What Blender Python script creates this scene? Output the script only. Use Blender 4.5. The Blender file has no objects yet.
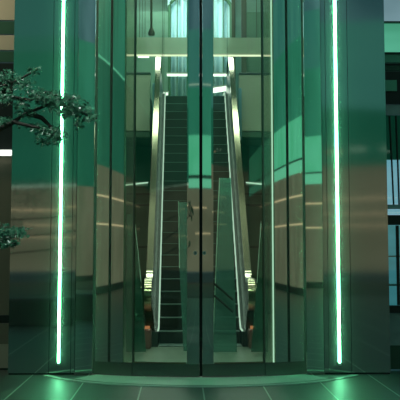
import bpy, bmesh, math, random
from mathutils import Vector, Matrix
R = math.radians
random.seed(7)
SC = bpy.context.scene
COL = SC.collection

# ------------------------------------------------------------------ camera
F = 1200.0                      # focal length in pixels of the 400 px frame
CAMP = Vector((-0.25, -15.35, 1.6))
PITCH = R(6.9); YAW = R(-0.9)
cd = bpy.data.cameras.new('camera'); cam = bpy.data.objects.new('camera', cd); COL.objects.link(cam)
cam.location = CAMP; cam.rotation_euler = (math.pi/2 + PITCH, 0, YAW)
cd.sensor_width = 36; cd.sensor_fit = 'HORIZONTAL'; cd.lens = F*36/400
HOR = 246.0
PPY = HOR - F*math.tan(PITCH)   # principal point row
cd.shift_y = -(200-PPY)/400.0
cd.clip_end = 500
SC.camera = cam
ROT = cam.rotation_euler.to_matrix()

def ray(px, py):
    return ROT @ Vector(((px-200)/F, (PPY-py)/F, -1.0))
def at(px, py, Y):
    d = ray(px, py); t = (Y-CAMP.y)/d.y
    return CAMP + d*t

# ------------------------------------------------------------------ materials
def new_mat(name):
    m = bpy.data.materials.new(name); m.use_nodes = True
    nt = m.node_tree; nt.nodes.clear()
    out = nt.nodes.new('ShaderNodeOutputMaterial')
    return m, nt, out
def pbr(name, col, rough=.5, metal=0., noise=None, bump=None, spec=None, coat=None):
    """noise=(scale xyz, amount): colour variation; bump=(scale xyz, strength)"""
    m, nt, out = new_mat(name)
    b = nt.nodes.new('ShaderNodeBsdfPrincipled'); nt.links.new(b.outputs[0], out.inputs[0])
    b.inputs['Base Color'].default_value = (*col, 1); b.inputs['Roughness'].default_value = rough
    b.inputs['Metallic'].default_value = metal
    if spec is not None: b.inputs['Specular IOR Level'].default_value = spec
    if coat: b.inputs['Coat Weight'].default_value = coat; b.inputs['Coat Roughness'].default_value = .1
    tc = nt.nodes.new('ShaderNodeTexCoord')
    def nz(scale, detail=3):
        mp = nt.nodes.new('ShaderNodeMapping'); mp.inputs['Scale'].default_value = scale
        nt.links.new(tc.outputs['Object'], mp.inputs[0])
        n = nt.nodes.new('ShaderNodeTexNoise'); n.inputs['Scale'].default_value = 1; n.inputs['Detail'].default_value = detail
        nt.links.new(mp.outputs[0], n.inputs['Vector']); return n
    if noise:
        n = nz(noise[0]); r = nt.nodes.new('ShaderNodeValToRGB'); a = noise[1]
        r.color_ramp.elements[0].position = .3; r.color_ramp.elements[1].position = .7
        r.color_ramp.elements[0].color = (*[c*(1-a) for c in col], 1)
        r.color_ramp.elements[1].color = (*[min(1, c*(1+a)) for c in col], 1)
        nt.links.new(n.outputs['Fac'], r.inputs[0]); nt.links.new(r.outputs[0], b.inputs['Base Color'])
    if bump:
        n = nz(bump[0], 2); u = nt.nodes.new('ShaderNodeBump'); u.inputs['Strength'].default_value = bump[1]
        u.inputs['Distance'].default_value = .01
        nt.links.new(n.outputs['Fac'], u.inputs['Height']); nt.links.new(u.outputs[0], b.inputs['Normal'])
    return m
def emit(name, col, s):
    m, nt, out = new_mat(name)
    e = nt.nodes.new('ShaderNodeEmission'); e.inputs[0].default_value = (*col, 1); e.inputs[1].default_value = s
    nt.links.new(e.outputs[0], out.inputs[0]); return m
def two_tone_glow(name, c0, c1, scale, s=1.):
    """emission in two tones varying by noise, for lit rooms and brightened panes"""
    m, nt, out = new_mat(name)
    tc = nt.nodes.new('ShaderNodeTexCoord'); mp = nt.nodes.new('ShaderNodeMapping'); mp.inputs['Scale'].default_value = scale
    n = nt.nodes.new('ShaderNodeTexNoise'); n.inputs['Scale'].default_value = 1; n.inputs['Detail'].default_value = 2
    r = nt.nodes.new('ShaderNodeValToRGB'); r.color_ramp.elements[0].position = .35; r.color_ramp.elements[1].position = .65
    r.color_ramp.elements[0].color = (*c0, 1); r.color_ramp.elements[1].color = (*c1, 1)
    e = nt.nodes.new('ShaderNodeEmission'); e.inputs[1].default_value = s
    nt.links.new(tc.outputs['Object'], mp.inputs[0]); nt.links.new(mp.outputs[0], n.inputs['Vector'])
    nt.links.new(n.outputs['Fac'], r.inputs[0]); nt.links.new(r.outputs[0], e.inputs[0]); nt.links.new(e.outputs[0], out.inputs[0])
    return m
def glass(name, tint, refl=.06, rough=.02, body=None, bodyfac=0.):
    m, nt, out = new_mat(name)
    t = nt.nodes.new('ShaderNodeBsdfTransparent'); t.inputs[0].default_value = (*tint, 1)
    g = nt.nodes.new('ShaderNodeBsdfGlossy'); g.inputs['Roughness'].default_value = rough; g.inputs[0].default_value = (.9, 1, .95, 1)
    fr = nt.nodes.new('ShaderNodeFresnel'); fr.inputs[0].default_value = 1.5
    ad = nt.nodes.new('ShaderNodeMath'); ad.operation = 'ADD'; ad.use_clamp = True; ad.inputs[1].default_value = refl
    mx = nt.nodes.new('ShaderNodeMixShader')
    nt.links.new(fr.outputs[0], ad.inputs[0]); nt.links.new(ad.outputs[0], mx.inputs[0])
    src = t.outputs[0]
    if body:
        d = nt.nodes.new('ShaderNodeBsdfDiffuse'); d.inputs[0].default_value = (*body, 1)
        m2 = nt.nodes.new('ShaderNodeMixShader'); m2.inputs[0].default_value = bodyfac
        nt.links.new(src, m2.inputs[1]); nt.links.new(d.outputs[0], m2.inputs[2]); src = m2.outputs[0]
    nt.links.new(src, mx.inputs[1]); nt.links.new(g.outputs[0], mx.inputs[2]); nt.links.new(mx.outputs[0], out.inputs[0])
    return m
def steel(name, col, rough, haze=.2, haze_rough=.38, wav=.02, frost=0.):
    """satin stainless: sharp lobe plus a wide hazy lobe, gently oil-canned"""
    m, nt, out = new_mat(name)
    tc = nt.nodes.new('ShaderNodeTexCoord')
    mp = nt.nodes.new('ShaderNodeMapping'); mp.inputs['Scale'].default_value = (1.1, 1.1, .55)
    n = nt.nodes.new('ShaderNodeTexNoise'); n.inputs['Scale'].default_value = 1.; n.inputs['Detail'].default_value = 0
    u = nt.nodes.new('ShaderNodeBump'); u.inputs['Strength'].default_value = 1; u.inputs['Distance'].default_value = wav
    nt.links.new(tc.outputs['Object'], mp.inputs[0]); nt.links.new(mp.outputs[0], n.inputs['Vector']); nt.links.new(n.outputs['Fac'], u.inputs['Height'])
    a = nt.nodes.new('ShaderNodeBsdfAnisotropic'); a.inputs['Color'].default_value = (*col, 1); a.inputs['Roughness'].default_value = rough
    b = nt.nodes.new('ShaderNodeBsdfAnisotropic'); b.inputs['Color'].default_value = (*col, 1); b.inputs['Roughness'].default_value = haze_rough
    mx = nt.nodes.new('ShaderNodeMixShader'); mx.inputs[0].default_value = haze
    nt.links.new(u.outputs[0], a.inputs['Normal']); 
    nt.links.new(a.outputs[0], mx.inputs[1]); nt.links.new(b.outputs[0], mx.inputs[2])
    df = nt.nodes.new('ShaderNodeBsdfDiffuse'); df.inputs[0].default_value = (*[c*.8 for c in col], 1)
    m3 = nt.nodes.new('ShaderNodeMixShader'); m3.inputs[0].default_value = frost
    nt.links.new(mx.outputs[0], m3.inputs[1]); nt.links.new(df.outputs[0], m3.inputs[2]); nt.links.new(m3.outputs[0], out.inputs[0])
    return m
def tile_floor(name):
    m, nt, out = new_mat(name)
    b = nt.nodes.new('ShaderNodeBsdfPrincipled'); nt.links.new(b.outputs[0], out.inputs[0])
    tc = nt.nodes.new('ShaderNodeTexCoord')
    sep = nt.nodes.new('ShaderNodeSeparateXYZ'); nt.links.new(tc.outputs['Object'], sep.inputs[0])
    def M(op, *args):
        n = nt.nodes.new('ShaderNodeMath'); n.operation = op
        for i, a in enumerate(args):
            if isinstance(a, (int, float)): n.inputs[i].default_value = a
            else: nt.links.new(a, n.inputs[i])
        return n.outputs[0]
    def joint(c, off, pitch, w):
        q = M('FRACT', M('DIVIDE', M('ADD', c, off), pitch))
        return M('LESS_THAN', M('MINIMUM', q, M('SUBTRACT', 1., q)), w/pitch)
    jx = joint(sep.outputs[0], 70., .7, .008); jy = joint(sep.outputs[1], 1.5+140., 1.4, .006)
    n = nt.nodes.new('ShaderNodeTexNoise'); n.inputs['Scale'].default_value = 3.; n.inputs['Detail'].default_value = 5
    nt.links.new(tc.outputs['Object'], n.inputs['Vector'])
    r = nt.nodes.new('ShaderNodeValToRGB')
    r.color_ramp.elements[0].color = (.022, .046, .034, 1); r.color_ramp.elements[1].color = (.032, .064, .048, 1)
    nt.links.new(n.outputs['Fac'], r.inputs[0])
    m1 = nt.nodes.new('ShaderNodeMix'); m1.data_type = 'RGBA'; nt.links.new(jy, m1.inputs['Factor'])
    nt.links.new(r.outputs[0], m1.inputs[6]); m1.inputs[7].default_value = (.03, .035, .03, 1)
    m2 = nt.nodes.new('ShaderNodeMix'); m2.data_type = 'RGBA'; nt.links.new(jx, m2.inputs['Factor'])
    nt.links.new(m1.outputs[2], m2.inputs[6]); m2.inputs[7].default_value = (.40, .52, .45, 1)
    nt.links.new(m2.outputs[2], b.inputs['Base Color'])
    b.inputs['Roughness'].default_value = .44; b.inputs['Specular IOR Level'].default_value = 1.
    return m

M = {}
M['steel'] = steel('satin_steel', (.47, .50, .48), .035, .08, .55, .0025, .03)
M['steel_soft'] = steel('satin_steel_soft', (.47, .50, .48), .05, .10, .55, .003, .03)
M['steel_drum'] = steel('mirror_steel', (.56, .62, .58), .022, .12, .4, .0015)
M['steel_rail'] = steel('rail_steel', (.17, .20, .18), .22, .4, .45, .002)
M['gap'] = pbr('black_gasket', (.004, .005, .005), .6)
M['tube'] = emit('green_white_tube', (.20, 1., .46), 42.)
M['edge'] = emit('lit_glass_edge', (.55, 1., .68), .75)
M['floor'] = tile_floor('dark_green_tile')
M['sill'] = pbr('sill_stone', (.42, .58, .50), .45)
M['glass'] = glass('door_glass', (.84, .95, .89), .02, .02)
M['lock'] = pbr('lock_metal', (.62, .70, .64), .4, .2)
M['int_floor'] = pbr('lobby_floor', (.20, .27, .21), .3, noise=((2, 2, 2), .1))
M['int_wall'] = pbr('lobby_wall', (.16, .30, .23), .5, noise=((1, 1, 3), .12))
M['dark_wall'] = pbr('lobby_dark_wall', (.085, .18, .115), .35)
M['parapet'] = pbr('parapet_panel', (.52, .58, .44), .35, .1, noise=((.6, .6, 1), .12))
M['parapet_trim'] = pbr('parapet_trim', (.03, .06, .05), .4)
M['step'] = pbr('escalator_step', (.018, .03, .026), .5, .2)
M['step_edge'] = pbr('step_edge', (.11, .19, .17), .45, .2)
M['hand'] = pbr('golden_steel', (.46, .41, .28), .13, 1.)
M['fin_edge'] = pbr('polished_glass_edge', (.55, .75, .66), .3)
M['panel_steel'] = pbr('balustrade_steel', (.09, .115, .095), .25, 1., noise=((3, 1, 1), .2))
M['blue_clad'] = pbr('blue_cladding', (.22, .46, .56), .35)
M['bal_glass'] = glass('balustrade_glass', (.62, .82, .84), .12, .03, (.10, .30, .36), .35)
M['skirt'] = emit('skirt_light', (.80, 1., .82), .8)
M['skirt_metal'] = pbr('skirt_metal', (.025, .045, .038), .5)
M['newel'] = pbr('newel_base', (.24, .12, .10), .4, .3)
M['red'] = emit('red_light', (1., .35, .15), .5)
M['green_led'] = emit('green_indicator', (.5, 1., .6), 1.2)
M['lamp'] = emit('lamp_tube', (1., 1., .92), 2.2)
M['reflection_glow'] = emit('reflection_glow', (.75, 1., .78), .8)
M['lamp_warm'] = emit('lamp_warm', (1., .92, .66), 1.3)
M['lamp_body'] = pbr('lamp_body', (.5, .55, .5), .4)
M['curtain'] = pbr('blue_curtain', (.50, .74, .82), .8)
M['frame'] = pbr('window_frame', (.06, .17, .09), .5)
M['refl_band'] = glass('reflected_band', (.70, .78, .66), .05, .1, (.62, .72, .56), .55)
M['pendant'] = pbr('dark_bronze', (.07, .08, .05), .4, .5)
M['fin'] = glass('teal_glass', (.42, .68, .64), .06, .03, (.20, .50, .45), .38)
M['fin_dark'] = glass('dark_green_glass', (.50, .72, .62), .05, .03, (.06, .22, .16), .5)
M['bark'] = pbr('bark', (.05, .045, .035), .8, bump=((30, 30, 10), .5))
M['leaf'] = pbr('maple_leaf', (.05, .20, .105), .30, noise=((30, 30, 30), .6))
M['stone'] = pbr('beige_stone', (.46, .42, .31), .6, noise=((1, 1, 1), .08))
M['brown'] = pbr('brown_panel', (.20, .185, .13), .35, noise=((1, 1, .5), .08))
M['dgreen'] = pbr('dark_green_band', (.03, .10, .06), .4)
M['black'] = pbr('black_metal', (.008, .012, .010), .4)
M['gray'] = pbr('grey_block', (.34, .42, .40), .7, noise=((3, 3, 6), .25))
M['win_glass'] = glass('window_glass', (.80, .95, .95), .05)
M['green_spandrel'] = pbr('green_spandrel', (.16, .52, .34), .35)
M['glow_blue'] = two_tone_glow('glow_upper_pane', (.14, .25, .28), (.20, .34, .38), (1, 1, 2), .9)  # glow added to brighten the top panes of the right window
M['glow_green'] = two_tone_glow('glow_green_pane', (.06, .32, .19), (.10, .46, .29), (.6, 1, 3), .9)
M['pale_spandrel'] = pbr('pale_spandrel', (.40, .55, .58), .35)
M['teal_lit'] = two_tone_glow('teal_lit_room', (.04, .18, .20), (.10, .30, .34), (.8, .8, 2.5), .9)
M['blue_lit'] = two_tone_glow('blue_lit_room', (.22, .42, .52), (.40, .62, .72), (.8, .8, 1.2), .9)

# ------------------------------------------------------------------ mesh helpers
class MB:
    def __init__(s): s.bm = bmesh.new()
    def box(s, lo, hi, bevel=0):
        lo = Vector(lo); hi = Vector(hi)
        r = bmesh.ops.create_cube(s.bm, size=1)
        for v in r['verts']:
            v.co = Vector(((lo[i]+hi[i])/2 + v.co[i]*(hi[i]-lo[i]) for i in range(3)))
        if bevel:
            es = list({e for v in r['verts'] for e in v.link_edges})
            bmesh.ops.bevel(s.bm, geom=es, offset=bevel, segments=2, affect='EDGES', profile=.5)
        return s
    def tube(s, pts, rad, n=8):
        pts = [Vector(p) for p in pts]
        rads = rad if isinstance(rad, (list, tuple)) else [rad]*len(pts)
        rings = []
        for i, p in enumerate(pts):
            a = pts[max(i-1, 0)]; b = pts[min(i+1, len(pts)-1)]
            d = (b-a).normalized()
            up = Vector((0, 0, 1)) if abs(d.z) < .95 else Vector((1, 0, 0))
            x = d.cross(up).normalized(); y = x.cross(d)
            rings.append([s.bm.verts.new(p + (x*math.cos(2*math.pi*k/n) + y*math.sin(2*math.pi*k/n))*rads[i]) for k in range(n)])
        for a, b in zip(rings, rings[1:]):
            for k in range(n): s.bm.faces.new((a[k], a[(k+1) % n], b[(k+1) % n], b[k]))
        s.bm.faces.new(rings[0][::-1]); s.bm.faces.new(rings[-1])
        return s
    def sweep(s, pts, w, h):
        """rectangular section swept along pts in the YZ plane (x width w)"""
        rings = []
        for i, p in enumerate(pts):
            p = Vector(p); a = Vector(pts[max(i-1, 0)]); b = Vector(pts[min(i+1, len(pts)-1)])
            d = (b-a).normalized(); nrm = Vector((0, -d.z, d.y))
            rings.append([s.bm.verts.new(p + Vector((sx*w/2, 0, 0)) + nrm*(sz*h/2)) for sx, sz in ((-1, -1), (1, -1), (1, 1), (-1, 1))])
        for a, b in zip(rings, rings[1:]):
            for k in range(4): s.bm.faces.new((a[k], a[(k+1) % 4], b[(k+1) % 4], b[k]))
        s.bm.faces.new(rings[0][::-1]); s.bm.faces.new(rings[-1])
        return s
    def prism(s, poly, off):
        """closed polygon (3D points, planar) extruded by vector off"""
        off = Vector(off)
        a = [s.bm.verts.new(Vector(p)) for p in poly]; b = [s.bm.verts.new(Vector(p)+off) for p in poly]
        s.bm.faces.new(a[::-1]); s.bm.faces.new(b)
        n = len(a)
        for k in range(n): s.bm.faces.new((a[k], a[(k+1) % n], b[(k+1) % n], b[k]))
        return s
    def loft(s, path, sec):
        rings = [[s.bm.verts.new((x, p[1], p[2]+dz)) for x, dz in sec] for p in path]
        n = len(sec)
        for a, b in zip(rings, rings[1:]):
            for k in range(n): s.bm.faces.new((a[k], a[(k+1) % n], b[(k+1) % n], b[k]))
        s.bm.faces.new(rings[0][::-1]); s.bm.faces.new(rings[-1])
        return s
    def arc(s, r0, r1, a0, a1, z0, z1, n=24):
        rings = []
        for i in range(n+1):
            a = a0 + (a1-a0)*i/n
            P = lambda r, z: s.bm.verts.new((r*math.sin(a), YC - r*math.cos(a), z))
            rings.append([P(r0, z0), P(r1, z0), P(r1, z1), P(r0, z1)])
        for a, b in zip(rings, rings[1:]):
            for k in range(4): s.bm.faces.new((a[k], a[(k+1) % 4], b[(k+1) % 4], b[k]))
        s.bm.faces.new(rings[0][::-1]); s.bm.faces.new(rings[-1])
        return s
    def build(s, name, mat, parent=None, smooth=None):
        bmesh.ops.recalc_face_normals(s.bm, faces=s.bm.faces[:])
        me = bpy.data.meshes.new(name); s.bm.to_mesh(me); s.bm.free()
        me.materials.append(mat)
        if smooth:
            for p in me.polygons: p.use_smooth = True
            try: me.set_sharp_from_angle(angle=R(smooth))
            except Exception: pass
        o = bpy.data.objects.new(name, me); COL.objects.link(o)
        if parent:
            o.parent = parent
            o.matrix_parent_inverse = Matrix.Translation(-parent_loc(parent)) if parent.type == 'EMPTY' else Matrix.Identity(4)
        return o
def parent_loc(o):
    v = Vector(o.location)
    while o.parent: o = o.parent; v = v + Vector(o.location)
    return v
def tag(o, label=None, cat=None, group=None, kind=None):
    if label: o['label'] = label
    if cat: o['category'] = cat
    if group: o['group'] = group
    if kind: o['kind'] = kind
    return o
def empty(name, loc, label=None, cat=None, group=None, kind=None):
    o = bpy.data.objects.new(name, None); COL.objects.link(o); o.location = loc; o.empty_display_size = .2
    return tag(o, label, cat, group, kind)
def struct(o, label=None, cat=None): return tag(o, label, cat, kind='structure')

# ------------------------------------------------------------------ drum geometry
RD, YC = 2.5, 2.04
def ang(px, py=246, r=RD):
    d = ray(px, py); ox, oy = CAMP.x, CAMP.y-YC
    a = d.x**2+d.y**2; b = 2*(ox*d.x+oy*d.y); c = ox*ox+oy*oy-r*r
    t = (-b-math.sqrt(b*b-4*a*c))/(2*a)
    return math.atan2(ox+d.x*t, -(oy+d.y*t))
HT = 5.6                       # height of the glazed drum
HALL = 9.2                     # height of the hall and facade

# ------------------------------------------------------------------ floors
fl = MB().box((-40, -60, -.3), (40, .8, 0)).build('floor', M['floor'])
struct(fl, 'dark green polished tile floor with pale joints in front of the doors', 'floor')
fi = MB().box((-2.42, .8, -.3), (2.36, 18, 0)).build('floor_lobby', M['int_floor'])
struct(fi, 'pale greenish floor inside the doors', 'floor')
# curved threshold: two steel rings
def pt(r, yc, a, z=0): return (r*math.sin(a), yc-r*math.cos(a), z)
RR, YR = 2.15, .75
amax = R(49)
poly = [pt(RR-.12, YR, -amax+2*amax*k/40) for k in range(41)]
xa = min(poly[-1][0], 1.3); ia = math.asin(xa/(RD+.012))
poly += [pt(RD+.012, YC, ia-2*ia*k/40) for k in range(41)]
th = MB().prism(poly, (0, 0, .014)).build('trim_1', M['sill'])
struct(th, 'curved pale green threshold strip directly under the doors', 'threshold')
mb = MB()
poly = [pt(RR, YR, -R(66)+R(132)*k/48) for k in range(49)] + [pt(RR-.085, YR, R(66)-R(132)*k/48) for k in range(49)]
th2 = mb.prism(poly, (0, 0, .010)).build('trim_2', M['sill'])
struct(th2, 'outer thin curved strip let into the tile floor', 'threshold')

# ------------------------------------------------------------------ facade
X = lambda px, Y=0.: at(px, 246, Y).x
xl0, xl1 = X(10), X(76); xr0, xr1 = X(323), X(388.5)
def wall_panel(name, x0, x1, label, seams, mat):
    root = empty(name, ((x0+x1)/2, 0, 0), label, 'wall', kind='structure')
    xs = [x0]+seams+[x1]
    for a, b in zip(xs, xs[1:]):
        MB().box((a+.003, 0, .02), (b-.003, .30, HALL)).build('cladding_sheet', M[mat], root)
    MB().box((x0+.01, .01, 0), (x1-.01, .29, HALL)).build('backing', M['gap'], root)
    return root
wall_panel('wall_left', xl0, xl1, 'satin steel facade wall left of the curved doors', [X(50.5), X(72)], 'steel')
wall_panel('wall_right', xr0, xr1, 'satin steel facade wall right of the curved doors', [X(327.5), X(350)], 'steel_soft')
# angled jambs between wall and drum
aL, aR = ang(93.5), ang(305.5)
def jamb(name, xa, a, label):
    e = Vector((RD*math.sin(a), YC-RD*math.cos(a), 0)); s0 = Vector((xa, 0, 0))
    d = (e-s0).normalized()*.004
    poly = [s0+d, e-d, e-d+Vector((0, .25, 0)), s0+d+Vector((0, .25, 0))]
    o = MB().prism([(p.x, p.y, .02) for p in poly], (0, 0, HALL-.02)).build(name, M['steel_drum'])
    struct(o, label, 'wall')
jamb('wall_jamb_left', xl1, aL, 'narrow angled steel jamb between left wall and curved doors')
jamb('wall_jamb_right', xr0, aR, 'narrow angled steel jamb between right wall and curved doors')
up = MB().box((xl1+.006, .0, HT+.5), (xr0-.006, .3, HALL)).build('wall_front', M['steel']); struct(up, 'steel facade wall above the curved doors', 'wall')
hd = MB().arc(RD-.12, RD+.02, aL, aR, HT+.002, HT+.5, 40).build('trim_3', M['steel_rail'], smooth=40); struct(hd, 'curved steel header over the doors', 'header')
cap = MB().arc(.05, RD-.125, aL, aR, HT+.40, HT+.498, 40).build('trim_4', M['parapet_trim']); struct(cap, 'flat cap on top of the curved doors', 'roof')

def light_tube(px0, label):
    x = X(px0); p0 = at(px0, 246, -.03)
    root = empty('light_tube', (x, 0, 0), label, 'light', 'vertical light tubes on the steel walls')
    zb = at(px0, 364, 0).z; zt = 7.6
    MB().tube([(x, -.040, zb+.02), (x, -.040, zt)], .0125, 14).build('tube', M['tube'], root, 40)
    MB().box((x-.012, -.022, zb), (x+.012, -.0005, zt+.02), .003).build('channel', M['steel_rail'], root)
    MB().box((x-.018, -.06, zb-.012), (x+.018, -.0185, zb+.018), .004).build('end_cap', M['lock'], root)
light_tube(60.3, 'glowing green-white vertical light tube on left steel wall, behind the maple branch')
light_tube(337.8, 'glowing green-white vertical light tube on right steel wall, left of the blue window')

# fixed curved steel panels in the drum (each side two), with black gaskets
def curved_panel(a0, a1, name, label, mat=None):
    o = MB().arc(RD-.05, RD, a0, a1, .175, HT, 10).build(name, mat or M['steel_drum'], smooth=40)
    struct(o, label, 'wall'); return o
curved_panel(ang(96.2), ang(108.7), 'wall_curved', 'curved steel panel at the far left of the drum')
curved_panel(ang(111.3), ang(123.5), 'wall_curved.001', 'curved steel panel directly left of the left glass door')
curved_panel(ang(274.8), ang(286.8), 'wall_curved.002', 'curved steel panel directly right of the right glass door')
curved_panel(ang(289.4), ang(303.1), 'wall_curved.003', 'curved steel panel at the far right of the drum')
g = MB()
for p, q in ((93.6, 96.1), (108.8, 111.2), (286.9, 289.3), (303.2, 305.4)):
    g.arc(RD-.05, RD-.001, ang(p), ang(q), .02, HT, 3)
struct(g.build('trim_5', M['gap']), 'black gasket joints between the curved panels', 'trim')
g = MB().arc(RD-.07, RD+.004, ang(95), ang(132.8), .016, .172, 14).build('trim_6', M['steel_rail'], smooth=40); struct(g, 'fixed curved kick rail left of the door', 'trim')
g = MB().arc(RD-.07, RD+.004, ang(264.5), ang(304.5), .016, .172, 14).build('trim_7', M['steel_rail'], smooth=40); struct(g, 'fixed curved kick rail right of the door', 'trim')
# fixed glass lights beside the doors
M['glass_strip'] = glass('pale_strip_glass', (.80, .90, .80), .04, .03, (.46, .58, .42), .22)  # pale body colour stands in for a reflection in the strips
def side_light(n, p, q, label):
    o = MB().arc(RD-.035, RD-.02, ang(p), ang(q), .173, HT, 8).build('window_%d' % n, M['glass_strip'], smooth=40)
    struct(o, label, 'window')
side_light(2, 123.6, 132.9, 'narrow fixed glass strip left of the left door')
side_light(3, 264.6, 274.6, 'narrow fixed glass strip right of the right door')

def door(n, pa, pb, ps0, ps1, plock, label, edge_px):
    """pa..pb glass, ps0..ps1 meeting stile"""
    root = empty('door_%d' % n, (0, YC-RD, 0), label, 'door', kind='structure')
    lo, hi = min(pa, ps0), max(pb, ps1)
    MB().arc(RD-.03, RD-.016, ang(pa), ang(pb), .17, HT, 26).build('glass_pane', M['glass'], root, 40)
    MB().arc(RD-.06, RD, ang(ps0), ang(ps1), .171, HT, 5).build('meeting_stile', M['steel_drum'], root, 40)
    MB().arc(RD-.06, RD+.006, ang(lo), ang(hi), .018, .170, 26).build('bottom_rail', M['steel_rail'], root, 40)
    MB().arc(RD-.05, RD-.004, ang(edge_px-.6), ang(edge_px+.6), .171, HT, 2).build('edge_stile', M['steel_rail'], root, 40)
    MB().arc(RD-.028, RD-.014, ang(min(pa, pb)+.5), ang(max(pa, pb)-.5), .1715, .19, 26).build('glazing_bead', M['hand'], root, 40)
    a = ang(plock); z = at(plock, 253, YC-RD).z
    c = Vector((RD*math.sin(a), YC-RD*math.cos(a), z)); d = Vector((math.sin(a), -math.cos(a), 0))
    lk = MB().tube([c+d*.001, c+d*.012], .023, 20).build('lock', M['lock'], root, 40)
    MB().tube([c+d*.0125, c+d*.016], .010, 14).build('keyhole', M['gap'], lk)
door(1, 133.2, 186.8, 187, 199.3, 195.3, 'left curved glass door with steel meeting stile and round lock', 133.2)
door(2, 213.6, 264, 202.4, 213.4, 204.2, 'right curved glass door with steel meeting stile and round lock', 264.2)
mg = MB().arc(RD-.05, RD-.02, ang(199.4), ang(202.3), .02, HT, 2).build('trim_8', M['gap']); struct(mg, 'black gap between the two doors', 'trim')
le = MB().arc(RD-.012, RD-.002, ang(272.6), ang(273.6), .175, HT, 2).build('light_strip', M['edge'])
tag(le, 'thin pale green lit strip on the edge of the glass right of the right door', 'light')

# ------------------------------------------------------------------ lobby shell
Yb = 17.0
LX, RX = -2.28, 2.22
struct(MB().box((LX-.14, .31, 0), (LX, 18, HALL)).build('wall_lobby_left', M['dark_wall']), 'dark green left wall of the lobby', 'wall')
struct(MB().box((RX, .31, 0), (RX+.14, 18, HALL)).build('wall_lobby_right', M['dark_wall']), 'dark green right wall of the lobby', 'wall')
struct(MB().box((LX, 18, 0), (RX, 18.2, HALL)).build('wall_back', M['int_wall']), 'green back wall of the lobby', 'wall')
struct(MB().box((LX-.14, 0.31, HALL), (RX+.14, 18.2, HALL+.2)).build('ceiling', M['int_wall']), 'green lobby ceiling', 'ceiling')
# upper floor with parapets either side of the escalator
ZU = 4.95
pl, pr = -.88, .98
us = MB(); us.box((LX, 11.33, ZU-.95), (pl-.06, 12.65, ZU)); us.box((pr+.06, 11.33, ZU-.95), (RX, 12.65, ZU)); us.box((-.6, 11.78, ZU-.4), (.72, 12.65, ZU)); us.box((LX, 12.65, ZU-.95), (RX, 18, ZU))
struct(us.build('floor_upper', M['int_floor']), 'upper floor slab at the head of the escalator', 'floor')
def parapet(x0, x1, label):
    root = empty('wall_parapet', ((x0+x1)/2, 11.2, 4.1), label, 'parapet', kind='structure')
    zt = at(150, 74.5, 11.2).z; zb = at(150, 131, 11.2).z
    MB().box((x0, 11.2, zb), (x1, 11.33, zt), .01).build('panel', M['parapet'], root)
    MB().box((x0, 11.18, zt), (x1, 11.34, zt+.05), .01).build('coping', M['parapet_trim'], root)
    MB().box((x0, 11.22, zb-.14), (x1, 11.9, zb-.01), .01).build('fascia', M['dark_wall'], root)
parapet(LX+.01, pl-.06, 'pale greenish parapet panel left of the escalator head')
parapet(pr+.06, RX-.01, 'pale greenish parapet panel right of the escalator head')
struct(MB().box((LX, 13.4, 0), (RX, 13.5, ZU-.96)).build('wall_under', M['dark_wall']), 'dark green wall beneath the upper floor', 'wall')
for py in (194, 205, 247):
    z = at(150, py, 13.37).z
    struct(MB().box((LX+.01, 13.37, z-.02), (RX-.01, 13.399, z+.02)).build('trim_lobby', M['parapet_trim']), 'dark horizontal joint strip on the wall under the upper floor', 'trim')
# upper window with arched frame and blue curtains
wy = 17.7
xc = at(200, 40, wy).x; hw = (at(231, 40, wy).x-at(169.5, 40, wy).x)/2
zs = at(200, 11, wy).z
root = empty('window_1', (xc, wy, ZU), 'tall arched window behind blue curtains above the escalator', 'window', kind='structure')
fr = MB()
wf = wy-.42
pts = [(xc-hw, wf, ZU+.02)] + [(xc-hw*math.cos(t*math.pi/20), wf, zs+hw*.50*math.sin(t*math.pi/20)) for t in range(21)] + [(xc+hw, wf, ZU+.02)]
fr.tube(pts, .045, 8); fr.build('arch_frame', M['frame'], root, 50)
for t in (-.74, -.42, .42, .74):
    MB().box((xc+hw*t-.014, wf-.02, ZU+.02), (xc+hw*t+.014, wf+.02, zs+hw*.5*math.sqrt(1-t*t))).build('mullion', M['frame'], root)
poly = [(p[0], wy+.06, p[2]) for p in pts]
MB().prism(poly, (0, .02, 0)).build('pane', M['blue_lit'], root)
def curtain(x0, x1, label):
    mb = MB(); n = 60; ya = wy-.28
    top = zs+hw*.9
    for k in range(n):
        xa, xb = x0+(x1-x0)*k/n, x0+(x1-x0)*(k+1)/n
        f = lambda x: ya + .06*math.sin(x*34)+.03*math.sin(x*13+1)
        v = [mb.bm.verts.new(c) for c in ((xa, f(xa), ZU+.03), (xb, f(xb), ZU+.03), (xb, f(xb), top), (xa, f(xa), top))]
        mb.bm.faces.new(v)
    bmesh.ops.remove_doubles(mb.bm, verts=mb.bm.verts[:], dist=1e-5)
    o = mb.build('curtain', M['curtain'], smooth=60)
    sd = o.modifiers.new('thick', 'SOLIDIFY'); sd.thickness = .01
    tag(o, label, 'curtain', 'pale blue curtains at the arched window')
curtain(xc-hw*1.05, xc-.02, 'pale blue pleated curtain seen through the left door glass')
curtain(xc+.02, xc+hw*1.05, 'pale blue pleated curtain seen through the right door glass')
# band reflected in the door glass, built as a frosted sheet, warm light along its lower edge
ys = 12.95
zt, zb = at(200, 37.5, ys).z, at(200, 56, ys).z
root = empty('reflection_sheet', (0, ys, zb), 'pale reflected band built as a frosted sheet across the lobby above the escalator', 'screen')
MB().box((LX+.02, ys, zb+.03), (RX-.02, ys+.02, zt)).build('glass_sheet', M['refl_band'], root)
MB().box((LX+.02, ys-.02, zb-.005), (RX-.02, ys+.04, zb+.03)).build('bottom_light', M['lamp_warm'], root)
for x in (-1.25, 1.55):
    MB().tube([(x, ys+.01, zt-.02), (x, ys+.01, HALL)], .008, 6).build('hanger', M['pendant'], root)
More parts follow.
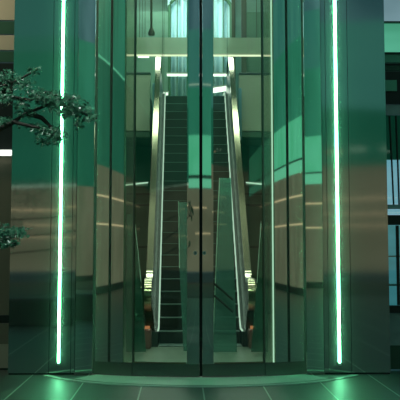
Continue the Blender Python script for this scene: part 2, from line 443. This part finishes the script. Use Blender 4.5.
# linear ceiling lamps and glowing wall bars
def lamp(x0, x1, y, z, label, h=.05, mat=None, dz=0., hang=True):
    root = empty('linear_lamp', ((x0+x1)/2, y, z), label, 'lamp', 'linear lamps in the lobby')
    poly = [(x0, y-.05, z), (x1, y-.05, z+dz), (x1, y-.05, z+dz+h), (x0, y-.05, z+h)]
    MB().prism(poly, (0, .1, 0)).build('diffuser', mat or M['lamp'], root)
    poly = [(x0-.02, y-.04, z+h+.002), (x1+.02, y-.04, z+dz+h+.002), (x1+.02, y-.04, z+dz+h+.04), (x0-.02, y-.04, z+h+.04)]
    MB().prism(poly, (0, .08, 0)).build('housing', M['lamp_body'], root)
    if hang:
        for x, q in ((x0+.1, 0), (x1-.1, dz)):
            MB().tube([(x, y, z+q+h+.02), (x, y, HALL)], .006, 6).build('rod', M['pendant'], root)
a, b = at(167, 76, 15.4), at(229, 76, 15.4)
lamp(a.x, b.x, 15.4, a.z, 'long white linear lamp behind the doors, just above the escalator head')
a, b = at(138, 57.5, 13.4), at(149, 57.5, 13.4)
lamp(a.x, b.x, 13.4, a.z, 'short white lamp at the left end of the frosted band', .03)

a, b = at(158, 95, 12.9), at(168, 95, 12.9)  # emissive bars added as bright spots at the escalator head
lamp(a.x, b.x, 12.9, a.z, 'short white glowing bar beside the head of the left handrail', .05)
a, b = at(209, 93.5, 12.9), at(231.5, 90, 12.9)
lamp(a.x, b.x, 12.9, a.z, 'thick sloping white glowing bar beside the head of the right handrail', .11, None, b.z-a.z)
def wall_glow_bar(pa, pb, label):  # streaks reflected in the door glass, built as glowing bars on the wall
    a, b = at(*pa, 13.3), at(*pb, 13.3)
    root = empty('wall_glow_bar', ((a.x+b.x)/2, 13.399, a.z), label, 'lamp', 'thin glowing bars on the dark wall, in place of door-glass reflections')
    MB().prism([(a.x, 13.33, a.z), (b.x, 13.33, b.z), (b.x, 13.33, b.z+.03), (a.x, 13.33, a.z+.03)], (0, .03, 0)).build('diffuser', M['reflection_glow'], root)
    MB().box((a.x, 13.361, min(a.z, b.z)), (b.x, 13.399, max(a.z, b.z)+.03)).build('housing', M['lamp_body'], root)
wall_glow_bar((122, 186), (148, 183), 'thin pale reflected streak built as a glowing bar low behind the left door, left of the escalator')
wall_glow_bar((246, 183), (265, 185), 'thin pale reflected streak built as a glowing bar low behind the right door, right of the escalator')
# ------------------------------------------------------------------ escalator
EY0, EY1, EZ = 4.7, 11.7, ZU
NS = 24; run = (EY1-EY0)/NS; rise = EZ/NS
xs0, xs1 = -.615, .735
esc = empty('escalator', ((xs0+xs1)/2, EY0, 0), 'tall escalator with dark steps climbing straight up behind the glass doors', 'escalator')
for k in range(NS):
    y = EY0+k*run; z = k*rise
    st = MB()
    st.box((xs0+.012, y, max(z-.02, .004)), (xs1-.012, y+run+.05, z+rise-.012))
    n = 26
    for j in range(n):
        x = xs0+.03+(xs1-xs0-.06)*j/n
        st.box((x, y-.008, max(z, .004)), (x+.02, y+.001, z+rise-.03))
    s_ = st.build('step', M['step'], esc)
    MB().box((xs0+.012, y-.006, z+rise-.012), (xs1-.012, y+run+.04, z+rise)).build('tread', M['step_edge'], s_)
MB().box((xs0+.012, EY0-.5, 0.001), (xs1-.012, EY0-.012, .012)).build('comb_plate', M['step_edge'], esc)
sl = EZ/(EY1-EY0)
def balustrade(xs, xh, sgn, nm):
    off = lambda d: [(0, EY0-.55, d), (0, EY0+.05, d), (0, EY0+.35, d+.12)] + [(0, EY0+.35+t*(EY1-EY0-.35), d+.12+t*(EZ-.28)) for t in (.25, .5, .75, 1.)] + [(0, EY1+.35, EZ+d-.10), (0, EY1+.9, EZ+d-.10)]
    hp = [(xh, p[1], p[2]) for p in off(1.05)]
    # rounded newel
    nw = []
    for t in range(9):
        a = math.pi/2 + t*math.pi/8
        nw.append((xh, EY0-.55+.24*math.cos(a)*1.0, .81+.24*math.sin(a)))
    full = nw[::-1] + hp[1:]
    top = []
    for t in range(9):
        a = math.pi/2 - t*math.pi/8
        top.append((xh, EY1+.9+.22*math.cos(a), EZ+.73+.22*math.sin(a)))
    full = full[:-1] + top
    b = empty('balustrade', (xh, EY0-.5, 0)); b.parent = esc; b.location = Vector((xh, EY0-.5, 0))-Vector(esc.location)
    MB().sweep(full, .11, .08).build('handrail', M['hand'], b, 50)
    MB().loft(off(0.), [(xh+sgn*.03, .26), (xs+sgn*.05, .26), (xh-sgn*.02, .98), (xh+sgn*.03, .98)]).build('inner_panel', M['panel_steel'], b)
    MB().loft(off(0.), [(xh+sgn*.034, .245), (xh+sgn*.046, .245), (xh+sgn*.046, .9), (xh+sgn*.034, .9)]).build('outer_glass', M['bal_glass'], b)
    # deck/skirt: solid side between skirt line and outer cladding
    x0, x1 = (xh-.07*1, xs-.004) if sgn < 0 else (xs+.004, xh+.07)
    prof = [(x0, p[1], p[2]) for p in off(.24)] 
    base = [(x0, EY1+.9, EZ-.45), (x0, EY1, EZ-.45), (x0, EY0+.8, .0), (x0, EY0-.55, 0.)]
    MB().prism(prof+base, (x1-x0, 0, 0)).build('skirt', M['skirt_metal'], b)
    xe = xs+sgn*.0
    ln = [(xe, p[1], p[2]) for p in off(.255)]
    MB().sweep(ln, .024, .02).build('skirt_light', M['skirt'], b)
    p0, p1 = (at(152.2, 140, 11.0), at(158, 83, 11.0)) if sgn < 0 else (at(238.6, 140, 11.0), at(241.6, 88, 11.0))
    MB().box((p0.x, 11.0, p0.z), (p1.x, 11.2, p1.z), .008).build('end_cladding', M['blue_clad'], b)
    nb = MB().box((x0-.02 if sgn < 0 else x1-.13, EY0-.95, 0), (x0+.13 if sgn < 0 else x1+.03, EY0-.56, .30), .03).build('newel_base', M['newel'], b, 40)
    nb2 = MB().box((xh-.04, EY0-.985, .31), (xh+.04, EY0-.975, .36)).build('signal_light', M['red'], nb)
balustrade(xs0, -.775, -1, 'left'); balustrade(xs1, .875, 1, 'right')
# outer cladding below the left and right balustrades is the lobby's panelling
# glass screens
def fin(poly_px, Y, label, edge, th=.02, bars=None, mat='fin'):
    P = [at(px, py, Y) for px, py in poly_px]
    P = [Vector((p.x, Y, max(p.z, .0))) for p in P]
    root = empty('glass_screen', (sum(p.x for p in P)/len(P), Y, 0), label, 'screen')
    MB().prism(P, (0, th, 0)).build('glass_sheet', M[mat], root)
    i, j = edge
    MB().tube([P[i]+Vector((0, -.006, .01)), P[j]+Vector((0, -.006, 0))], .007, 8).build('polished_edge', M['fin_edge'], root)
    for (p, q) in bars or []:
        a = at(*p, Y-.04); b = at(*q, Y-.04)
        MB().tube([a, b], .016, 8).build('rail', M['gap'], root, 50)
fin([(212.5, 357), (237, 357), (231, 178), (219.5, 178), (218, 195)], 3.2, 'tall teal glass screen leaning before the right side of the escalator', (0, 3), bars=[((211, 281), (233, 300)), ((211, 293), (233, 312))])
fin([(183.5, 355), (187.5, 355), (187.5, 202), (178.5, 202), (179.5, 268)], 3.4, 'narrow teal glass screen half hidden behind the left meeting stile', (3, 4))
fin([(126, 352), (146, 352), (141, 282), (134, 214), (127, 214)], 2.9, 'low green glass screen with sloping edge inside the left door', (2, 3), mat='fin_dark')
fin([(251, 352), (268, 352), (267, 222), (261, 222), (257, 283)], 2.9, 'low green glass screen with sloping edge inside the right door', (3, 4), mat='fin_dark')
il = at(134.5, 314.5, 3.6)
root = empty('reader_post', (il.x, 3.6, 0), 'slim black post with a tiny green indicator light low behind the left door', 'post')
MB().box((il.x-.06, 3.6, 0), (il.x+.06, 3.7, il.z+.06), .01).build('post', M['black'], root)
MB().box((il.x-.04, 3.59, il.z-.015), (il.x+.04, 3.5995, il.z+.015), .003).build('indicator_light', M['green_led'], root)
# pendant and columns on the upper floor
pt = at(151.5, 33, 13.9)
root = empty('pendant_lamp', (pt.x, 13.9, pt.z), 'dark rod pendant lamp hanging behind the left door top', 'lamp')
MB().tube([(pt.x, 13.9, pt.z+.1), (pt.x-.03, 13.9, HALL)], .03, 8).build('rod', M['pendant'], root, 50)
MB().tube([(pt.x, 13.9, pt.z-.07), (pt.x, 13.9, pt.z), (pt.x, 13.9, pt.z+.12)], [.075, .09, .04], 14).build('shade', M['pendant'], root, 50)
for px, w, lb in ((233.5, .10, 'slim dark column nearer the blue curtain'), (244, .14, 'thicker dark column right of the slim one')):
    p = at(px, 30, 15.9)
    tag(MB().box((p.x-w/2, 15.9, ZU), (p.x+w/2, 15.9+w, HALL), .015).build('column', M['pendant']), lb+', behind the right door', 'column', 'dark columns on the upper floor')
w = at(246, 20, 16.4).x
tag(MB().box((w, 16.4, ZU), (RX-.01, 16.5, at(246, 12, 16.4).z)).build('partition', M['dark_wall']), 'dark green partition on the upper floor right of the columns', 'partition')
w = at(168, 20, 16.4).x
tag(MB().box((LX+.01, 16.4, ZU), (w, 16.5, at(246, 12, 16.4).z)).build('partition', M['int_wall']), 'teal partition on the upper floor left of the curtains', 'partition')

# ------------------------------------------------------------------ left and right neighbours of the facade
yl = .32
def band(name, px0, px1, py0, py1, Y, mat, parent, dep=.06):
    a = at(px0, py0, Y); b = at(px1, py1, Y)
    lo = (min(a.x, b.x), Y, max(0, min(a.z, b.z))); hi = (max(a.x, b.x), Y+dep, max(a.z, b.z))
    return MB().box(lo, hi).build(name, mat, parent)
sw = empty('wall_side_left', (xl0-1.5, .6, 0), 'beige and brown banded wall at the left edge', 'wall', kind='structure')
Yw = .6
for py0, py1, m in ((-140, 20, 'stone'), (20.5, 34, 'dgreen'), (34.5, 50, 'stone'), (50.5, 62, 'dgreen'), (62.5, 149, 'black'), (156, 315, 'brown'), (315.5, 323, 'black'), (323.5, 344, 'brown'), (344.5, 368, 'stone'), (368.5, 373.4, 'black')):
    band('cladding_band', -230, 20, py0, py1, Yw, M[m], sw)
a = at(-20, 155, .5); b = at(9, 150, .5)
root = empty('wall_glow_bar', (a.x, .5, a.z), 'white linear wall lamp at the left edge, below the maple branch', 'lamp')
MB().box((a.x-1.0, .5, a.z), (b.x+.03, .56, b.z), .005).build('diffuser', M['lamp'], root)
MB().box((a.x-1.0, .562, a.z-.01), (b.x+.03, .598, b.z+.01)).build('housing', M['lamp_body'], root)
# right: curtain wall
wn = empty('window_4', (xr1+1.5, .4, 0), 'tall framed window at the right edge with blue light beyond', 'window', kind='structure')
Yg = .42
def wb(name, py0, py1, m, px0=380, px1=640, dep=.06, Y=Yg): return band(name, px0, px1, py0, py1, Y, M[m], wn, dep)
wb('pane', -140, 21, 'glow_blue'); wb('transom', 21.5, 23, 'black', dep=.09, Y=Yg-.03)
wb('pane', 23.5, 52, 'glow_green'); wb('transom', 52.5, 54, 'dgreen', dep=.09, Y=Yg-.03)
wb('spandrel', 54.5, 63, 'green_spandrel'); wb('transom', 63.5, 65, 'black', dep=.09, Y=Yg-.03)
wb('spandrel', 65.5, 71, 'dgreen'); wb('spandrel', 71.5, 104.5, 'black')
wb('vent_plate', 80, 91, 'green_spandrel', 380, 397, .03, Yg-.035)
wb('transom', 105, 115, 'gray', dep=.09, Y=Yg-.03)
wb('pane', 115.5, 204, 'win_glass', dep=.012); wb('transom', 204.5, 209, 'pale_spandrel', dep=.09, Y=Yg-.03)
wb('transom', 215, 225, 'black', dep=.09, Y=Yg-.03); wb('pane', 209.5, 214.5, 'win_glass', dep=.012)
wb('pane', 225.5, 305, 'win_glass', dep=.012); wb('transom', 305.5, 313, 'black', dep=.09, Y=Yg-.03)
wb('base_wall', 313.5, 345, 'gray'); wb('base_wall', 345.5, 369, 'dgreen')
for px in (396.5, 440, 500):
    p = at(px, 200, Yg)
    MB().box((p.x-.02, Yg-.02, at(px, 305, Yg).z), (p.x+.02, Yg-.001, at(px, 225.5, Yg).z)).build('mullion', M['black'], wn)
p = at(389.5, 116, Yg); q = at(393.5, 205, Yg)
MB().tube([(p.x, Yg-.012, p.z), (q.x, Yg-.012, q.z)], .012, 8).build('brace', M['black'], wn)
p = at(396, 116, Yg); q = at(399, 205, Yg)
MB().tube([(p.x, Yg-.012, p.z), (q.x, Yg-.012, q.z)], .012, 8).build('brace', M['black'], wn)
# room behind that window
zm = at(400, 221, 2.2).z
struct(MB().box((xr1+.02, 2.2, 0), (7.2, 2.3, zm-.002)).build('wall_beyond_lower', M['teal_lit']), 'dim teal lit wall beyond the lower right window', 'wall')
for py, h in ((257, .02), (286, .03)):
    z = at(400, py, 1.6).z
    struct(MB().box((xr1+.05, 1.6, z), (7.1, 1.64, z+h)).build('trim_beyond', M['pale_spandrel']), 'horizontal rail beyond the right window', 'rail')
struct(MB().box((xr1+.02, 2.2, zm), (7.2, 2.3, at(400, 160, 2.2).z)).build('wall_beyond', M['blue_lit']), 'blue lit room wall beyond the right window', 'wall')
struct(MB().box((xr1+.02, 2.21, at(400, 159.5, 2.2).z), (7.2, 2.3, HALL)).build('wall_beyond_upper', M['dgreen']), 'dark green wall beyond the top of the right window', 'wall')

# ------------------------------------------------------------------ maple tree
TY = -9.35; TK = (TY-CAMP.y)/12.0
def leaf_mesh(mb, c, s, nrm, spin):
    n = nrm.normalized(); x = n.orthogonal().normalized(); y = n.cross(x)
    x, y = x*math.cos(spin)+y*math.sin(spin), y*math.cos(spin)-x*math.sin(spin)
    tips = [(-150, .5), (-95, .8), (-45, .95), (0, 1.1), (45, .95), (95, .8), (150, .5)]
    tips = [(-100, .62), (-52, .9), (0, 1.1), (52, .9), (100, .62)]
    out = [(0, -.12)]
    pts = [(-.05, -.08)]
    for i, (a, r) in enumerate(tips):
        a_ = R(a); pts.append((math.sin(a_)*r, math.cos(a_)*r))
        if i < len(tips)-1:
            m_ = R((a+tips[i+1][0])/2); pts.append((math.sin(m_)*.36, math.cos(m_)*.36))
    pts.append((.05, -.08))
    ctr = mb.bm.verts.new(c + n*s*.06)
    vs = [mb.bm.verts.new(c + x*(px*s) + y*(py*s) - n*(s*.22*(px*px+py*py))) for px, py in pts]
    for i in range(len(vs)): mb.bm.faces.new((ctr, vs[i], vs[(i+1) % len(vs)]))
TX = -4.3
tree = empty('maple_tree', (TX, TY, .57), 'green maple tree reaching in from the left edge, before the left steel wall', 'tree')
tb = Vector((TX, TY, 0))
MB().tube([tb+Vector((0, 0, .57)), tb+Vector((.03, .02, .9)), tb+Vector((-.03, .03, 1.5)), tb+Vector((.02, 0, 2.2)), tb+Vector((-.05, .03, 2.9)), tb+Vector((0, 0, 3.4))], [.06, .05, .045, .035, .022, .008], 10).build('trunk', M['bark'], tree, 60)
def P(px, py, dy=0.): return at(px, py, TY+dy)
branches = [
    [tb+Vector((.0, 0, 1.7)), P(-200, 175), P(-60, 150), P(0, 129), P(28, 113), P(52, 103, .03), P(74, 108), P(92, 118)],
    [P(28, 113), P(42, 118), P(52, 128), P(58, 140)],
    [P(0, 129), P(14, 122, -.1), P(26, 125, -.1), P(40, 128, -.15)],
    [tb+Vector((.0, 0, 2.1)), P(-200, 118), P(-40, 98), P(0, 88), P(18, 80), P(38, 69)],
    [P(0, 88), P(14, 98, .1), P(30, 100, .1), P(46, 92, .1), P(60, 96, .1)],
    [tb+Vector((-.02, 0, 1.4)), P(-220, 245), P(-50, 258), P(-10, 246), P(10, 238), P(25, 229)],
    [P(-10, 246), P(4, 244, -.05), P(18, 243, -.05)],
]
for b_ in branches:
    n = len(b_); MB().tube(b_, [(.022*(1-.75*i/(n-1))+.002)*.62 for i in range(n)], 7).build('branch', M['bark'], tree, 60)
clusters = [  # px, py, rx, ry, number
    (6, 76, 10, 6, 46), (20, 82, 12, 6, 46), (33, 71, 7, 4, 16), (6, 98, 9, 6, 44), (20, 103, 10, 5, 30), (2, 88, 6, 5, 16),
    (36, 95, 10, 6, 46), (48, 99, 11, 8, 70), (60, 102, 11, 8, 70), (70, 98, 9, 4, 26), (78, 108, 11, 7, 50), (88, 116, 6, 5, 26), (68, 112, 9, 6, 36),
    (36, 127, 12, 4, 40), (48, 132, 11, 7, 56), (58, 136, 6, 8, 34), (44, 142, 7, 4, 14), (6, 121, 10, 4, 34), (28, 112, 10, 5, 24), (78, 125, 5, 4, 8),
    (4, 232, 7, 7, 40), (14, 233, 9, 5, 34), (12, 243, 8, 3, 24), (22, 230, 5, 3, 12), (2, 243, 6, 4, 20),
    (-60, 120, 26, 16, 80), (-110, 140, 30, 18, 90), (-90, 95, 26, 14, 70), (-150, 110, 30, 16, 80), (-170, 165, 26, 14, 60), (-100, 255, 26, 10, 50), (-160, 250, 24, 10, 40), (-540, 100, 50, 40, 120), (-560, 200, 50, 30, 100),
    (-24, 100, 16, 14, 60), (-36, 250, 18, 9, 40), (-420, 60, 70, 60, 220), (-520, 20, 80, 60, 200), (-480, 160, 70, 40, 160), (-380, 0, 60, 40, 120)]
lf = MB()
for cx, cy, rx, ry, n in clusters:
    for k in range(int(n*2)):
        u, v = random.gauss(0, .55), random.gauss(0, .5)
        c = P(cx+u*rx, cy+v*ry, random.gauss(0, .09))
        nrm = Vector((random.gauss(0, .8), random.gauss(-.75, .6), .8))
        leaf_mesh(lf, c, random.uniform(.030, .050)*TK, nrm, random.uniform(0, 6.28))
lv = lf.build('foliage', M['leaf'], tree)

# ------------------------------------------------------------------ the street behind the viewer (seen mirrored in the steel)
YO = -40.
EM = {
 'brown': two_tone_glow('warm_shopfront', (.12, .125, .075), (.165, .168, .105), (.10, 1, .5), 1.),
 'dgreen': two_tone_glow('green_office', (.007, .105, .058), (.012, .145, .085), (.12, 1, .25), 1.),
 'mgreen': two_tone_glow('green_office_lit', (.017, .185, .105), (.036, .27, .165), (.12, 1, .25), 1.),
 'tgreen': two_tone_glow('teal_green_office', (.028, .19, .13), (.05, .255, .185), (.12, 1, .25), 1.),
 'bgreen': two_tone_glow('bright_green_office', (.09, .58, .30), (.13, .66, .38), (.12, 1, .5), 1.),
 'teal': two_tone_glow('teal_office', (.035, .19, .155), (.06, .25, .20), (.1, 1, .2), 1.),
 'blue': two_tone_glow('blue_office', (.035, .11, .13), (.10, .22, .25), (.12, 1, .2), 1.),
 'pale': emit('pale_fascia_light', (.55, .8, .6), .7),
 'mint': emit('mint_fascia_light', (.20, .80, .48), .9),
 'orange': emit('amber_shop_light', (.85, .66, .38), 1.),
}
M['road'] = pbr('asphalt', (.10, .10, .075), .7)
zo = lambda py: 1.6 + (246-py)/1200*(15.35-YO)
opp = empty('wall_opposite', (0, YO, 0), 'lit office building across the street', 'building', kind='structure')
def ob(name, x0, x1, py0, py1, m, dep=.5, dy=0.): 
    return MB().box((x0, YO-dep+dy, zo(py1)), (x1, YO+dy, zo(py0))).build(name, EM.get(m) or M[m], opp)
B0, B1 = -4.7, 5.0
ob('shopfront', -24, B0, 187, 270, 'brown'); ob('shopfront', B0, B1, 190, 270, 'brown'); ob('shopfront', B1, 24, 166, 270, 'brown')
ob('fascia_light', -24, B0, 184.8, 186.8, 'pale', .4, .2)
ob('office_band', -24, B0, 110, 185, 'dgreen'); ob('office_band', -24, B0, 52, 109.5, 'mgreen'); ob('office_band', -24, B0, 36, 51.5, 'tgreen'); ob('office_band', -24, B0, -60, 35.5, 'teal')
ob('fascia_light', B0, B1, 180.5, 189, 'mint', .4, .1); ob('spandrel', B0, B1, 177, 180, 'black', .4, .1)
ob('office_band', B0, B1, 138, 176.5, 'bgreen'); ob('office_band', B0, B1, 90, 137.5, 'mgreen'); ob('office_band', B0, B1, 30, 89.5, 'teal'); ob('office_band', B0, B1, -60, 29.5, 'blue')
ob('fascia_light', B0, B1, 86.5, 87.8, 'pale', .4, .1)
ob('office_band', B1, 24, 110, 165.5, 'dgreen'); ob('office_band', B1, 24, 20, 109.5, 'teal'); ob('office_band', B1, 24, -60, 19.5, 'blue')
ob('fascia_light', 7.5, 8.3, 149.3, 151.2, 'pale', .4, .15); ob('fascia_light', 8.9, 9.6, 149.3, 151.2, 'pale', .4, .15); ob('fascia_light', 6.4, 7.2, 152, 153.5, 'orange', .4, .15)
for x0, x1, py, t in ((-9, -5.8, 209, 1.4), (-5.5, -4.8, 206, 1.3), (-7.4, -5.2, 224, 1.), (-4.6, 3.0, 208, 1.), (-2, 4.6, 233, 1.), (5.5, 12, 197, 1.), (5.2, 11, 212, 1.), (6, 12, 224, 1.), (-12, -5, 236, .8)):
    ob('shop_light', x0, x1, py, py+t, 'orange', .3, .25)
for sx, nm in ((-1, 'left'), (1, 'right')):
    r_ = empty('wall_street_%s' % nm, (sx*24, -20, 0), 'lit building along the side street, %s' % nm, 'building', kind='structure')
    L = ((0, .25, 'black'), (.25, 4.05, 'brown'), (4.05, 4.45, 'mint'), (4.45, 4.52, 'black'), (4.52, 5.9, 'bgreen'), (5.9, 8.6, 'mgreen'), (8.6, 11, 'teal'), (11, 22, 'blue')) if sx > 0 else \
        ((0, .25, 'black'), (.25, 4.3, 'brown'), (4.3, 7.9, 'dgreen'), (7.9, 7.98, 'mint'), (7.98, 11, 'mgreen'), (11, 22, 'blue'))
    for z0, z1, m in L:
        MB().box((min(sx*24, sx*25), -39, z0+.003), (max(sx*24, sx*25), 6, z1)).build('facade_band', EM.get(m) or M[m], r_)
    for z in (2.3, 3.25):
        MB().box((min(sx*23.7, sx*23.99), -30, z), (max(sx*23.7, sx*23.99), 2, z+.05)).build('shop_light', EM['orange'], r_)
pb = MB().box((-9, -9.75, 0), (-2.35, -8.95, .57), .06).build('trim_9', M['black']); struct(pb, 'low black planter under the maple tree', 'wall')
struct(MB().box((-23.6, -39.4, .001), (23.6, -24, .02)).build('floor_street', M['road']), 'asphalt street behind the viewer', 'street')

# ------------------------------------------------------------------ light
def area(name, loc, rot, sx, sy, power, col):
    l = bpy.data.lights.new(name, 'AREA'); l.shape = 'RECTANGLE'; l.size = sx; l.size_y = sy; l.energy = power; l.color = col
    o = bpy.data.objects.new(name, l); COL.objects.link(o); o.location = loc; o.rotation_euler = rot
for y in (2.6, 5.6, 8.6, 11.6):
    area('lobby_fill_strip', (0, y, HALL-.05), (0, 0, 0), 3.2, .5, 75, (.88, 1., .84))  # added unseen strips, split so the handrails get striped highlights
area('upper_floor_light', (0, 15.7, HALL-.05), (0, 0, 0), 3.4, 1.5, 230, (.95, 1., .9))
area('entrance_light', (0, 1.4, HT+.38), (0, 0, 0), 1.6, .8, 110, (.88, 1., .78))
sl_ = bpy.data.lights.new('leaf_fill_spot', 'SPOT'); sl_.energy = 330; sl_.color = (.86, 1., .93); sl_.spot_size = R(42); sl_.spot_blend = .6; sl_.shadow_soft_size = .12  # added unseen spot that brightens the visible leaves
so = bpy.data.objects.new('leaf_fill_spot', sl_); COL.objects.link(so); so.location = (-2.6, -10.6, 5.4)
so.rotation_euler = (Vector((-1.35, -9.35, 2.25))-so.location).to_track_quat('-Z', 'Y').to_euler()
area('side_wall_fill', (-4.4, -.5, 6.2), (R(55), 0, R(-10)), .3, .8, 70, (1., .86, .62))  # added unseen warm light that brightens the banded left wall
w = bpy.data.worlds.new('dusk'); SC.world = w; w.use_nodes = True
nt = w.node_tree; bg = nt.nodes['Background']
tc = nt.nodes.new('ShaderNodeTexCoord'); sp = nt.nodes.new('ShaderNodeSeparateXYZ'); rp = nt.nodes.new('ShaderNodeValToRGB')
rp.color_ramp.elements[0].position = 0; rp.color_ramp.elements[0].color = (.10, .20, .20, 1)
rp.color_ramp.elements[1].position = .8; rp.color_ramp.elements[1].color = (.22, .40, .42, 1)
nt.links.new(tc.outputs['Generated'], sp.inputs[0]); nt.links.new(sp.outputs['Z'], rp.inputs[0]); nt.links.new(rp.outputs[0], bg.inputs[0])
bg.inputs[1].default_value = .33

vs = SC.view_settings
SC.display_settings.display_device = 'sRGB'
vs.view_transform = 'Standard'; vs.look = 'None'; vs.exposure = 0; vs.gamma = 1; vs.use_curve_mapping = False
